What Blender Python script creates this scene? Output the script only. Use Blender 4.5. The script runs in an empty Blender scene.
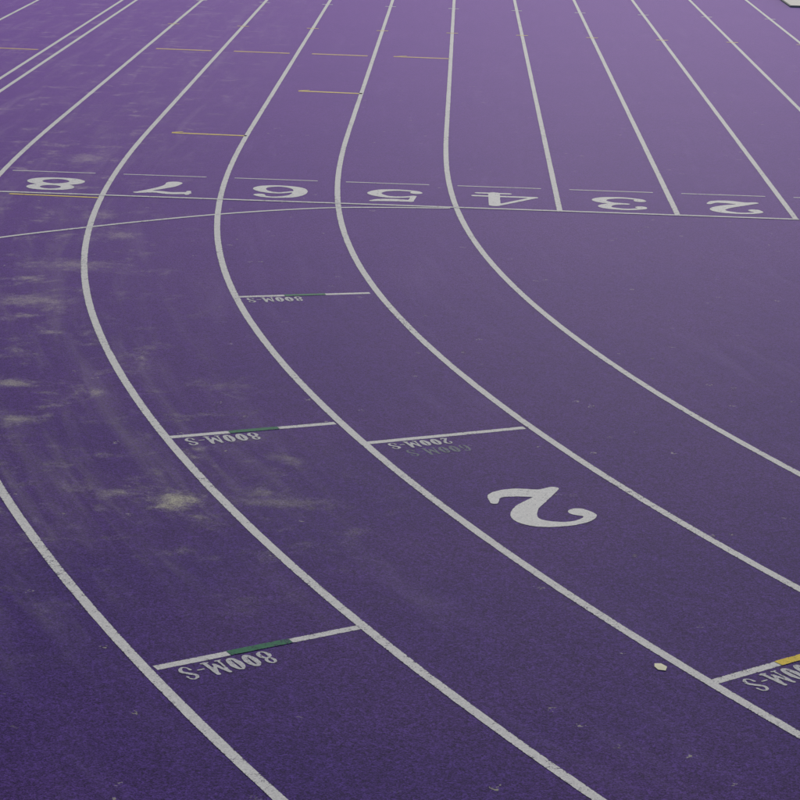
import bpy, math, random, bmesh
from mathutils import Matrix, Vector, noise as mn
random.seed(3)
sc=bpy.context.scene
# ------------------------------------------------------------------ camera
cam=bpy.data.cameras.new("camera"); co=bpy.data.objects.new("camera",cam); sc.collection.objects.link(co)
R=Vector((0.9991169730374644,0.029727373165886646,0.029691033547364624))
U=Vector((-0.03674568110447058,0.2756027648238679,0.9605690349691729))
F=Vector((-0.020372263217992317,0.960811843862312,-0.2764517527260064))
co.matrix_world=Matrix(((R.x,U.x,-F.x,0),(R.y,U.y,-F.y,0),(R.z,U.z,-F.z,3.7448),(0,0,0,1)))
cam.sensor_width=36; cam.lens=2.1643*36/0.8; cam.clip_end=3000; cam.clip_start=.1
sc.camera=co
sc.view_settings.view_transform='Standard'; sc.view_settings.look='None'; sc.view_settings.exposure=0
# ------------------------------------------------------------------ light
EL=math.radians(22); AZ=math.radians(6)  # azimuth from +Y toward +X
w=bpy.data.worlds.new("World"); sc.world=w; w.use_nodes=True
nt=w.node_tree; bg=nt.nodes["Background"]; sky=nt.nodes.new("ShaderNodeTexSky")
sky.sky_type='NISHITA'; sky.sun_disc=False; sky.sun_elevation=EL; sky.sun_rotation=AZ; sky.dust_density=1.0; sky.air_density=1.0; sky.ozone_density=2.0
nt.links.new(sky.outputs[0],bg.inputs[0]); bg.inputs[1].default_value=.073
sl=bpy.data.lights.new("sun","SUN"); sl.energy=2.9; sl.angle=math.radians(.5); sl.color=(1,.95,.88)
so=bpy.data.objects.new("sun",sl); sc.collection.objects.link(so)
sd=Vector((math.sin(AZ)*math.cos(EL),math.cos(AZ)*math.cos(EL),math.sin(EL)))
so.rotation_euler=sd.to_track_quat('Z','Y').to_euler(); so.location=(0,30,30)
# ------------------------------------------------------------------ node helper
class N:
    def __init__(s,mat): s.t=mat.node_tree
    def put(s,sock,v):
        if isinstance(v,bpy.types.NodeSocket): s.t.links.new(v,sock)
        else: sock.default_value=v
    def m(s,op,a,b=0.0,c=None,clamp=False):
        n=s.t.nodes.new("ShaderNodeMath"); n.operation=op; n.use_clamp=clamp
        s.put(n.inputs[0],a); s.put(n.inputs[1],b)
        if c is not None: s.put(n.inputs[2],c)
        return n.outputs[0]
    def ss(s,v,a,b,lo=0.,hi=1.):
        n=s.t.nodes.new("ShaderNodeMapRange"); n.interpolation_type='SMOOTHSTEP'
        s.put(n.inputs[0],v)
        for i,x in enumerate((a,b,lo,hi)): s.put(n.inputs[1+i],x)
        return n.outputs[0]
    def vec(s,x,y,z=0.0):
        n=s.t.nodes.new("ShaderNodeCombineXYZ")
        for i,v in enumerate((x,y,z)): s.put(n.inputs[i],v)
        return n.outputs[0]
    def noise(s,vec,scale,detail=2.,rough=.5,dist=0.):
        n=s.t.nodes.new("ShaderNodeTexNoise"); s.put(n.inputs['Vector'],vec)
        n.inputs['Scale'].default_value=scale; n.inputs['Detail'].default_value=detail
        n.inputs['Roughness'].default_value=rough; n.inputs['Distortion'].default_value=dist
        return n.outputs[0]
    def cells(s,vec,scale):
        n=s.t.nodes.new("ShaderNodeTexVoronoi"); n.voronoi_dimensions='2D'; s.put(n.inputs['Vector'],vec); n.inputs['Scale'].default_value=scale
        q=s.t.nodes.new("ShaderNodeSeparateColor"); s.t.links.new(n.outputs['Color'],q.inputs[0]); return q.outputs[0]
    def mix(s,f,a,b,mode='MIX'):
        n=s.t.nodes.new("ShaderNodeMix"); n.data_type='RGBA'; n.blend_type=mode
        s.put(n.inputs[0],f); s.put(n.inputs[6],a); s.put(n.inputs[7],b); return n.outputs[2]
    def scale(s,col,f):
        n=s.t.nodes.new("ShaderNodeVectorMath"); n.operation='SCALE'
        s.put(n.inputs[0],col); s.put(n.inputs[3],f); return n.outputs[0]
CX,CY,RR=21.39,20.92,21.39
DUST=[(-1.42,10.92,.13,.17,1.),(-2.74,13.08,.16,.10,.7),(-3.65,21.3,.2,.3,.6),(-2.54,12.3,.14,.10,.6),
 (-2.76,17.69,.15,.18,.5),(-3.05,15.29,.3,.2,.55),(-3.05,18.5,.15,.2,.45),(-2.9,16.5,.3,.2,.5),(-0.85,10.95,.3,.1,.3)]
def purple(n,dusty=True):
    g=n.t.nodes.new("ShaderNodeNewGeometry"); sp=n.t.nodes.new("ShaderNodeSeparateXYZ"); n.t.links.new(g.outputs['Position'],sp.inputs[0])
    pos=g.outputs['Position']; x,y=sp.outputs[0],sp.outputs[1]
    fine=n.cells(pos,190); grit=n.cells(pos,75)
    mid=n.noise(pos,7,3,.65); big=n.noise(pos,.75,2,.55)
    col=n.mix(n.ss(big,.3,.7),(.054,.0245,.148,1),(.065,.0285,.156,1))
    k=n.m('ADD',1.,n.m('MULTIPLY',n.m('SUBTRACT',fine,.5),1.3))
    k=n.m('MULTIPLY',k,n.m('ADD',1.,n.m('MULTIPLY',n.m('SUBTRACT',grit,.5),.6)))
    k=n.m('MULTIPLY',k,n.m('ADD',1.,n.m('MULTIPLY',n.m('SUBTRACT',mid,.5),.45)))
    col=n.scale(col,k)
    if not dusty: return pos,col,fine,grit,mid
    dx=n.m('SUBTRACT',x,CX); dyf=n.m('SUBTRACT',y,CY); dy=n.m('MINIMUM',dyf,0.)
    rad=n.m('SQRT',n.m('ADD',n.m('MULTIPLY',dx,dx),n.m('MULTIPLY',dy,dy)))
    uu=n.m('SUBTRACT',CX,rad)
    ang=n.m('ARCTAN2',n.m('MULTIPLY',dy,-1.),n.m('MULTIPLY',dx,-1.))
    vv=n.m('SUBTRACT',n.m('MAXIMUM',dyf,0.),n.m('MULTIPLY',ang,RR))
    streak=n.noise(n.vec(n.m('MULTIPLY',uu,5.),n.m('MULTIPLY',vv,.55)),1.,5,.66,.6)
    patch=n.noise(n.vec(n.m('MULTIPLY',uu,.9),n.m('MULTIPLY',vv,.35),9.),1.,2,.5)
    sm=n.m('MULTIPLY',n.ss(streak,.48,.78),n.ss(patch,.38,.62))
    sm=n.m('MULTIPLY',sm,n.m('ADD',.45,n.m('MULTIPLY',fine,.55))); sm=n.m('MULTIPLY',sm,.38)
    col=n.mix(sm,col,(.18,.125,.30,1))
    nz=n.noise(pos,2.6,6,.74,.3); nz2=n.noise(pos,9,4,.8)
    tot=None
    for bx,by,sx,sy,a in DUST:
        ex=n.m('DIVIDE',n.m('SUBTRACT',x,bx),sx); ey=n.m('DIVIDE',n.m('SUBTRACT',y,by),sy)
        d=n.m('SQRT',n.m('ADD',n.m('MULTIPLY',ex,ex),n.m('MULTIPLY',ey,ey)))
        d=n.m('ADD',d,n.m('MULTIPLY',n.m('SUBTRACT',nz2,.5),3.4))
        b=n.m('MULTIPLY',n.m('POWER',n.ss(d,1.6,-.2),1.3),a)
        tot=b if tot is None else n.m('MAXIMUM',tot,b)
    zone=n.m('MULTIPLY',n.ss(uu,-1.9,-3.6),n.ss(vv,-11.,-8.))
    outer=n.m('MULTIPLY',zone,n.m('POWER',n.ss(nz,.49,.80),1.45)); outer=n.m('MULTIPLY',outer,1.0)
    lanes=n.m('MULTIPLY',zone,n.m('MULTIPLY',n.ss(streak,.42,.8),.14))
    tot=n.m('MAXIMUM',tot,outer); tot=n.m('MULTIPLY',tot,n.m('ADD',.35,n.m('MULTIPLY',fine,.65))); tot=n.m('ADD',tot,lanes,clamp=True)
    spk=n.cells(pos,26); sp2=n.ss(spk,.9965,.999); near=n.noise(pos,60,1,.5)
    tot=n.m('MAXIMUM',tot,n.m('MULTIPLY',n.m('MULTIPLY',sp2,n.ss(near,.5,.62)),.5))
    col=n.mix(tot,col,(.62,.59,.38,1))
    return pos,col,fine,grit,streak
def finish(n,mat,col,fine,sheen,sw=.3,bump=.3):
    b=n.t.nodes["Principled BSDF"]; n.put(b.inputs['Base Color'],col)
    b.inputs['Roughness'].default_value=.75
    b.inputs['Specular IOR Level'].default_value=.02
    b.inputs['Sheen Weight'].default_value=sw; b.inputs['Sheen Roughness'].default_value=.22
    b.inputs['Sheen Tint'].default_value=sheen
    bp=n.t.nodes.new("ShaderNodeBump"); bp.inputs['Strength'].default_value=bump; bp.inputs['Distance'].default_value=.002
    n.put(bp.inputs['Height'],fine); n.t.links.new(bp.outputs[0],b.inputs['Normal'])
def newmat(name):
    m=bpy.data.materials.new(name); m.use_nodes=True; return m,N(m)
m_track,n=newmat("purple_rubber"); pos,col,fine,grit,st=purple(n); finish(n,m_track,col,fine,(.60,.26,1.,1),1.)
def paint(name,rgb,wear=.5,opac=1.):
    m,n=newmat(name); pos,col,fine,grit,st=purple(n,False)
    at=n.t.nodes.new("ShaderNodeUVMap"); sp=n.t.nodes.new("ShaderNodeSeparateXYZ"); n.t.links.new(at.outputs[0],sp.inputs[0])
    e=n.m('ABSOLUTE',n.m('SUBTRACT',n.m('MULTIPLY',sp.outputs[0],2.),1.))
    edge=n.ss(e,.72,1.02)
    w1=n.noise(pos,22,4,.7); w2=n.noise(pos,1.3,2,.5)
    v=n.m('ADD',n.m('MULTIPLY',w1,.75),n.m('MULTIPLY',fine,.25))
    v=n.m('ADD',v,n.m('MULTIPLY',n.m('SUBTRACT',w2,.5),.35))
    v=n.m('SUBTRACT',v,n.m('MULTIPLY',edge,.14))
    cover=n.m('MULTIPLY',n.ss(v,.18+.1*wear,.36+.12*wear),opac)
    gr=n.m('ADD',.74,n.m('ADD',n.m('MULTIPLY',fine,.28),n.m('MULTIPLY',w1,.24)))
    c=n.scale(rgb,gr)
    col=n.mix(cover,col,c); finish(n,m,col,fine,(.9,.85,.92,1),.7,.12); return m
m_white=paint("white_line_paint",(.75,.71,.66),.35)
m_start=paint("thin_line_paint",(.76,.72,.68),.4,.95)
m_digit=paint("white_number_paint",(.82,.78,.72),.4)
m_text=paint("stencil_text_paint",(.68,.65,.62),.7,.9)
m_ghost=paint("faded_text_paint",(.26,.30,.28),1.1,.6)
m_green=paint("green_paint",(.05,.20,.10),.5,.95)
m_yel=paint("yellow_paint",(.85,.60,.08),.3,1)
m_gold=paint("gold_paint",(.78,.48,.10),.4,.95)
# ------------------------------------------------------------------ mesh helper
def mkobj(name,vs,fs,mat,uvs=None):
    me=bpy.data.meshes.new(name); me.from_pydata(vs,[],fs)
    ul=me.uv_layers.new(name="UVMap")
    for l in me.loops: ul.data[l.index].uv=uvs[l.vertex_index] if uvs else (.5,0)
    me.materials.append(mat); me.update()
    o=bpy.data.objects.new(name,me); sc.collection.objects.link(o); return o
def ribbon(name,pts,width,z,mat,jit=.0015):
    vs=[];uv=[];fs=[];d=0
    for i,p in enumerate(pts):
        a=pts[max(i-1,0)]; b=pts[min(i+1,len(pts)-1)]
        tx,ty=b[0]-a[0],b[1]-a[1]; L=math.hypot(tx,ty); nx,ny=-ty/L,tx/L
        if i: d+=math.hypot(p[0]-pts[i-1][0],p[1]-pts[i-1][1])
        hw=width/2
        j1=jit*mn.noise(Vector((p[0]*9,p[1]*9,z*900))); j2=jit*mn.noise(Vector((p[0]*9+50,p[1]*9,z*900)))
        vs+=[(p[0]+nx*(hw+j1),p[1]+ny*(hw+j1),z),(p[0]-nx*(hw+j2),p[1]-ny*(hw+j2),z)]; uv+=[(0,d),(1,d)]
        if i: k=2*i; fs.append((k-2,k-1,k+1,k))
    return mkobj(name,vs,fs,mat,uv)
def seg(a,b,st=.06):
    n=max(1,int(math.hypot(b[0]-a[0],b[1]-a[1])/st)); return [(a[0]+(b[0]-a[0])*i/n,a[1]+(b[1]-a[1])*i/n) for i in range(n+1)]
def catmull(P,n=14):
    Q=[P[0]]+list(P)+[P[-1]]; o=[]
    for i in range(1,len(Q)-2):
        for j in range(n):
            t=j/n; o.append(tuple(.5*((2*Q[i][c])+(-Q[i-1][c]+Q[i+1][c])*t+(2*Q[i-1][c]-5*Q[i][c]+4*Q[i+1][c]-Q[i+2][c])*t*t+(-Q[i-1][c]+3*Q[i][c]-3*Q[i+1][c]+Q[i+2][c])*t**3) for c in range(len(P[0]))))
    o.append(tuple(P[-1])); return o
# ------------------------------------------------------------------ ground
def sheet(name,x0,x1,y0,y1,z,mat):
    return mkobj(name,[(x0,y0,z),(x1,y0,z),(x1,y1,z),(x0,y1,z)],[(0,1,2,3)],mat)
m_g,n=newmat("grass_ground"); g=n.t.nodes.new("ShaderNodeNewGeometry")
n.put(n.t.nodes["Principled BSDF"].inputs['Base Color'],n.mix(n.noise(g.outputs['Position'],2.5,5,.7),(.04,.07,.02,1),(.08,.11,.04,1)))
n.t.nodes["Principled BSDF"].inputs['Roughness'].default_value=.9
sheet("ground",-1500,1500,-1500,1500,-.03,m_g)
sheet("running_track",-22,62,-25,95,0,m_track)
# ------------------------------------------------------------------ lane lines
Z1,Z2,Z3,Z4=.0008,.0016,.0024,.0032
W=1.07; X0=-.083; LC=6.6; YS=20.92+LC/2; YL=19.41
ref=[];x,y,s=X0,YS,0; ds=.05
while s<46:
    ph=(s*s/(2*LC*RR) if s<LC else LC/(2*RR)+(s-LC)/RR)
    ref.append((x,y,ph)); x+=math.sin(ph)*ds; y-=math.cos(ph)*ds; s+=ds
def lane(k):
    out=[(X0+k*W,yy/4) for yy in range(360,int(YS*4)+1,-1)]
    out=[q for q in out if q[1]>YS+.02]
    for (x,y,ph) in ref:
        t=min(ph/.25,1); ww=W+.0175*t*t*(3-2*t)
        out.append((x+math.cos(ph)*k*ww, y+math.sin(ph)*k*ww))
    return out
for k in (0,-1,-2,-3,-4): ribbon("lane_line",lane(k),.052,Z2,m_white)
for k in range(1,9): ribbon("lane_line",seg((X0+k*W,90),(X0+k*W,YL-.03),.25),.052,Z2,m_white)
for xx in (X0-5*W,-5.66,-7.0): ribbon("lane_line",seg((xx,90),(xx,-10),.25),.052,Z2,m_white)
ribbon("start_line",seg((-9,YL),(X0+3*W+.026,YL-.005)),.05,Z4,m_start)
ribbon("break_line",catmull([(-7,12.6),(-6.1,14.2),(-5.3,15.5),(-4.5,16.55),(-3.7,17.42),(-2.99,18.02),(-2.52,18.38),(-2.07,18.69),(-1.61,18.95),(-1.06,19.19),(-.5,19.3),(-.01,19.36)]),.045,Z3,m_start)
for k in range(-4,6):
    c=X0+(k-.5)*W
    ribbon("lane_mark",seg((c-.40,20.5),(c+.40,20.5)),.032,Z2,m_start)
for c in (-3.81,-2.72,-1.63,-.49): ribbon("hurdle_mark",seg((c-.39,30.3),(c+.39,30.27)),.09,Z2,m_gold)
ribbon("hurdle_mark",seg((-1.93,26.58),(-1.14,26.53)),.085,Z2,m_yel)
ribbon("hurdle_mark",seg((-3.03,23.07),(-2.22,23.03)),.065,Z2,m_yel)
ribbon("hurdle_mark",seg((-4.02,19.32),(-3.2,19.28)),.045,Z2,m_yel)
ribbon("hurdle_mark",seg((-6.5,29.8),(-5.75,29.75)),.08,Z2,m_gold)
for (a,b) in (((-.86,30.3),(-.7,30.42)),((-1.93,26.6),(-1.8,26.68)),((-3.03,23.09),(-2.92,23.16))): ribbon("hurdle_mark",seg(a,b),.03,Z3,m_yel)
for k in range(-4,6):
    for yy,mm in ((33.43,m_yel),(37.1,m_start)):
        ribbon("line_tick",seg((X0+k*W-.09,yy),(X0+k*W+.09,yy)),.06,Z3,mm)
marks=[((-1.57,15.62),(-.59,15.90)),((-1.59,12.05),(-.65,12.46)),((-.44,12.08),(.49,12.51)),((-1.21,8.67),(-.35,9.23)),((1.22,8.76),(2.1,9.42))]
for a,b in marks: ribbon("stagger_mark",seg(a,b),.05,Z1,m_white)
for a,b,mm in (((-1.22,15.72),(-.92,15.806),m_green),((-1.26,12.194),(-.98,12.316),m_green),((-.91,8.865),(-.65,9.035),m_green),((1.53,8.993),(1.70,9.12),m_yel)):
    ribbon("stagger_mark",seg(a,b),.052,Z3,mm)
# ------------------------------------------------------------------ stencilled glyphs (signed-distance field, contoured)
def ell(cx,cy,rx,ry,thick,thin,n=24): return [(cx+rx*math.cos(a),cy+ry*math.sin(a),thin+(thick-thin)*abs(math.cos(a))**1.3) for a in [2*math.pi*i/n for i in range(n+1)]]
S=lambda *p: catmull(p,6)
G={
'2':[S((.24,.70,.11),(.19,.80,.07),(.30,.90,.055),(.5,.93,.06),(.72,.84,.11),(.77,.68,.135),(.64,.48,.12),(.38,.28,.08),(.16,.10,.06)),S((.16,.09,.05),(.33,.17,.115),(.55,.09,.125),(.75,.11,.08),(.85,.27,.04))],
'3':[S((.22,.76,.10),(.22,.85,.06),(.45,.94,.055),(.7,.86,.09),(.74,.73,.115),(.62,.57,.07),(.40,.53,.045)),S((.40,.53,.045),(.66,.48,.08),(.8,.3,.125),(.7,.13,.10),(.45,.06,.055),(.22,.14,.06),(.2,.24,.11))],
'4':[[(.66,.95,.10),(.66,.05,.10)],[(.44,.05,.05),(.90,.05,.05)],[(.6,.94,.05),(.1,.32,.05)],[(.06,.28,.055),(.95,.28,.055)]],
'5':[S((.27,.87,.07),(.5,.85,.10),(.7,.88,.09),(.82,.95,.035)),[(.26,.9,.045),(.22,.5,.045)],S((.22,.5,.045),(.38,.60,.055),(.62,.6,.08),(.8,.38,.125),(.7,.14,.10),(.45,.06,.055),(.22,.12,.06),(.19,.22,.11))],
'6':[S((.76,.8,.10),(.68,.91,.06),(.5,.94,.055),(.27,.8,.10),(.19,.5,.125),(.25,.2,.11),(.5,.06,.055),(.73,.14,.09),(.8,.32,.115),(.7,.52,.08),(.5,.6,.05),(.3,.48,.05))],
'7':[[(.13,.97,.035),(.13,.72,.035)],S((.14,.86,.08),(.38,.91,.09),(.6,.84,.08),(.86,.93,.055)),S((.84,.92,.05),(.62,.62,.07),(.46,.35,.115),(.42,.12,.145))],
'8':[ell(.5,.74,.25,.19,.115,.055),ell(.5,.29,.31,.235,.135,.06)],
'0':[ell(.5,.5,.27,.42,.18,.07)],
'M':[[(.12,.05,.05),(.2,.93,.05)],[(.84,.05,.10),(.80,.93,.10)],[(.2,.93,.09),(.5,.25,.09)],[(.5,.25,.05),(.8,.93,.05)],[(0,.05,.045),(.26,.05,.045)],[(.66,.05,.045),(1,.05,.045)]],
'-':[[(.15,.42,.08),(.85,.42,.08)]],
'S':[S((.82,.72,.09),(.75,.88,.06),(.5,.95,.06),(.25,.84,.10),(.22,.68,.12),(.5,.52,.13),(.78,.34,.12),(.74,.15,.10),(.5,.05,.06),(.24,.12,.06),(.17,.28,.09))],
}
def glyph(name,items,c,ang,mat,z,cell,erode=0.,seed=0):
    vs=[];fs=[]
    ca,sa=math.cos(ang),math.sin(ang)
    for ch,x0,w,h in items:
        caps=[]
        for st in G[ch]:
            for a,b in zip(st[:-1],st[1:]):
                s=min(w,h*.8)
                caps.append((x0+a[0]*w,(a[1]-.5)*h,a[2]*s,x0+b[0]*w,(b[1]-.5)*h,b[2]*s))
        def sdf(px,py):
            m=9
            for ax,ay,ra,bx,by,rb in caps:
                dx,dy=bx-ax,by-ay; t=max(0,min(1,((px-ax)*dx+(py-ay)*dy)/(dx*dx+dy*dy+1e-12)))
                d=math.hypot(px-ax-dx*t,py-ay-dy*t)-(ra+(rb-ra)*t)
                if d<m:m=d
            return m+erode+.003*mn.noise(Vector((px*40+seed,py*40,z*1000)))
        mx=.04*w+cell
        nx=int((w+2*mx)/cell)+1; ny=int((h+2*mx)/cell)+1
        gr=[[sdf(x0-mx+i*cell,-h/2-mx+j*cell) for j in range(ny+1)] for i in range(nx+1)]
        for i in range(nx):
            for j in range(ny):
                q=[(i,j),(i+1,j),(i+1,j+1),(i,j+1)]; v=[gr[a][b] for a,b in q]
                if min(v)>0: continue
                poly=[]
                for e in range(4):
                    a,b=q[e],q[(e+1)%4]; va,vb=v[e],v[(e+1)%4]
                    if va<=0: poly.append(a)
                    if (va<=0)!=(vb<=0):
                        t=va/(va-vb); poly.append((a[0]+(b[0]-a[0])*t,a[1]+(b[1]-a[1])*t))
                if len(poly)<3: continue
                k=len(vs)
                for (a,b) in poly:
                    X=x0-mx+a*cell; Y=-h/2-mx+b*cell
                    vs.append((c[0]+X*ca-Y*sa,c[1]+X*sa+Y*ca,z))
                fs.append(tuple(range(k,k+len(poly))))
    return mkobj(name,vs,fs,mat)
PI=math.pi
for ch,c in (('8',-3.72),('7',-2.67),('6',-1.61),('5',-.53),('4',.50),('3',1.57),('2',2.63)):
    glyph("lane_number",[(ch,-.32,.64,.64)],(c,19.88),PI,m_digit,Z2,.012,-.003,seed=ord(ch))
glyph("lane_number",[('2',-.30,.60,.66)],(.545,11.03),PI+math.radians(25),m_digit,Z2,.008)
def word(name,txt,a,b,off,width,mat,h=.15,drop=0.,erode=0.):
    L=math.hypot(b[0]-a[0],b[1]-a[1]); ux,uy=(b[0]-a[0])/L,(b[1]-a[1])/L
    up=(uy,-ux)
    ws={'M':1.35,'-':.6}; tot=sum(ws.get(ch,1.)+.12 for ch in txt); s=width/tot
    items=[];x=-width/2
    for ch in txt:
        ww=ws.get(ch,1.)*s; items.append((ch,x,ww,h)); x+=ww+.12*s
    d=off+width/2; e=.025+.02+h/2+drop
    glyph(name,items,(a[0]+ux*d+up[0]*e,a[1]+uy*d+up[1]*e),math.atan2(uy,ux)+PI,mat,Z2 if drop==0 else Z1,.004,erode)
word("stagger_text","800M-S",*marks[0],.05,.43,m_text,erode=-.001)
word("stagger_text","800M-S",*marks[1],.05,.46,m_text,erode=-.001)
word("stagger_text","200M-S",*marks[2],.09,.40,m_text,h=.12,erode=-.001)
word("stagger_text","600M-S",*marks[2],.14,.40,m_ghost,h=.13,drop=.15)
word("stagger_text","800M-S",*marks[3],.06,.46,m_text,erode=-.001)
word("stagger_text","200M-S",*marks[4],.09,.46,m_text,erode=-.001)
# ------------------------------------------------------------------ small litter chip
m_chip,n=newmat("tape_scrap"); n.t.nodes["Principled BSDF"].inputs['Base Color'].default_value=(.95,.88,.6,1)
n.t.nodes["Principled BSDF"].inputs['Roughness'].default_value=.9; n.t.nodes["Principled BSDF"].inputs['Specular IOR Level'].default_value=.1
vs=[(.972,8.90,.003),(.985,8.865,.003),(1.018,8.858,.003),(1.028,8.90,.004),(1.004,8.935,.004),(.975,8.935,.003),(.998,8.905,.0045)]
mkobj("tape_scrap",vs,[(i,(i+1)%6,6) for i in range(6)],m_chip)
# ------------------------------------------------------------------ low concrete slab at the far right
m_mat,n=newmat("concrete"); g=n.t.nodes.new("ShaderNodeNewGeometry")
n.put(n.t.nodes["Principled BSDF"].inputs['Base Color'],n.mix(n.noise(g.outputs['Position'],8,5,.7),(.22,.22,.20,1),(.36,.36,.33,1))); n.t.nodes["Principled BSDF"].inputs['Roughness'].default_value=.8
bm=bmesh.new(); bmesh.ops.create_cube(bm,size=1)
for v in bm.verts: v.co=Vector((v.co.x*3+7.42,v.co.y*2.4+40.5,v.co.z*.05+.01))
bmesh.ops.bevel(bm,geom=bm.edges[:],offset=.01,segments=2,affect='EDGES')
me=bpy.data.meshes.new("concrete_slab"); bm.to_mesh(me); me.materials.append(m_mat)
o=bpy.data.objects.new("concrete_slab",me); sc.collection.objects.link(o)
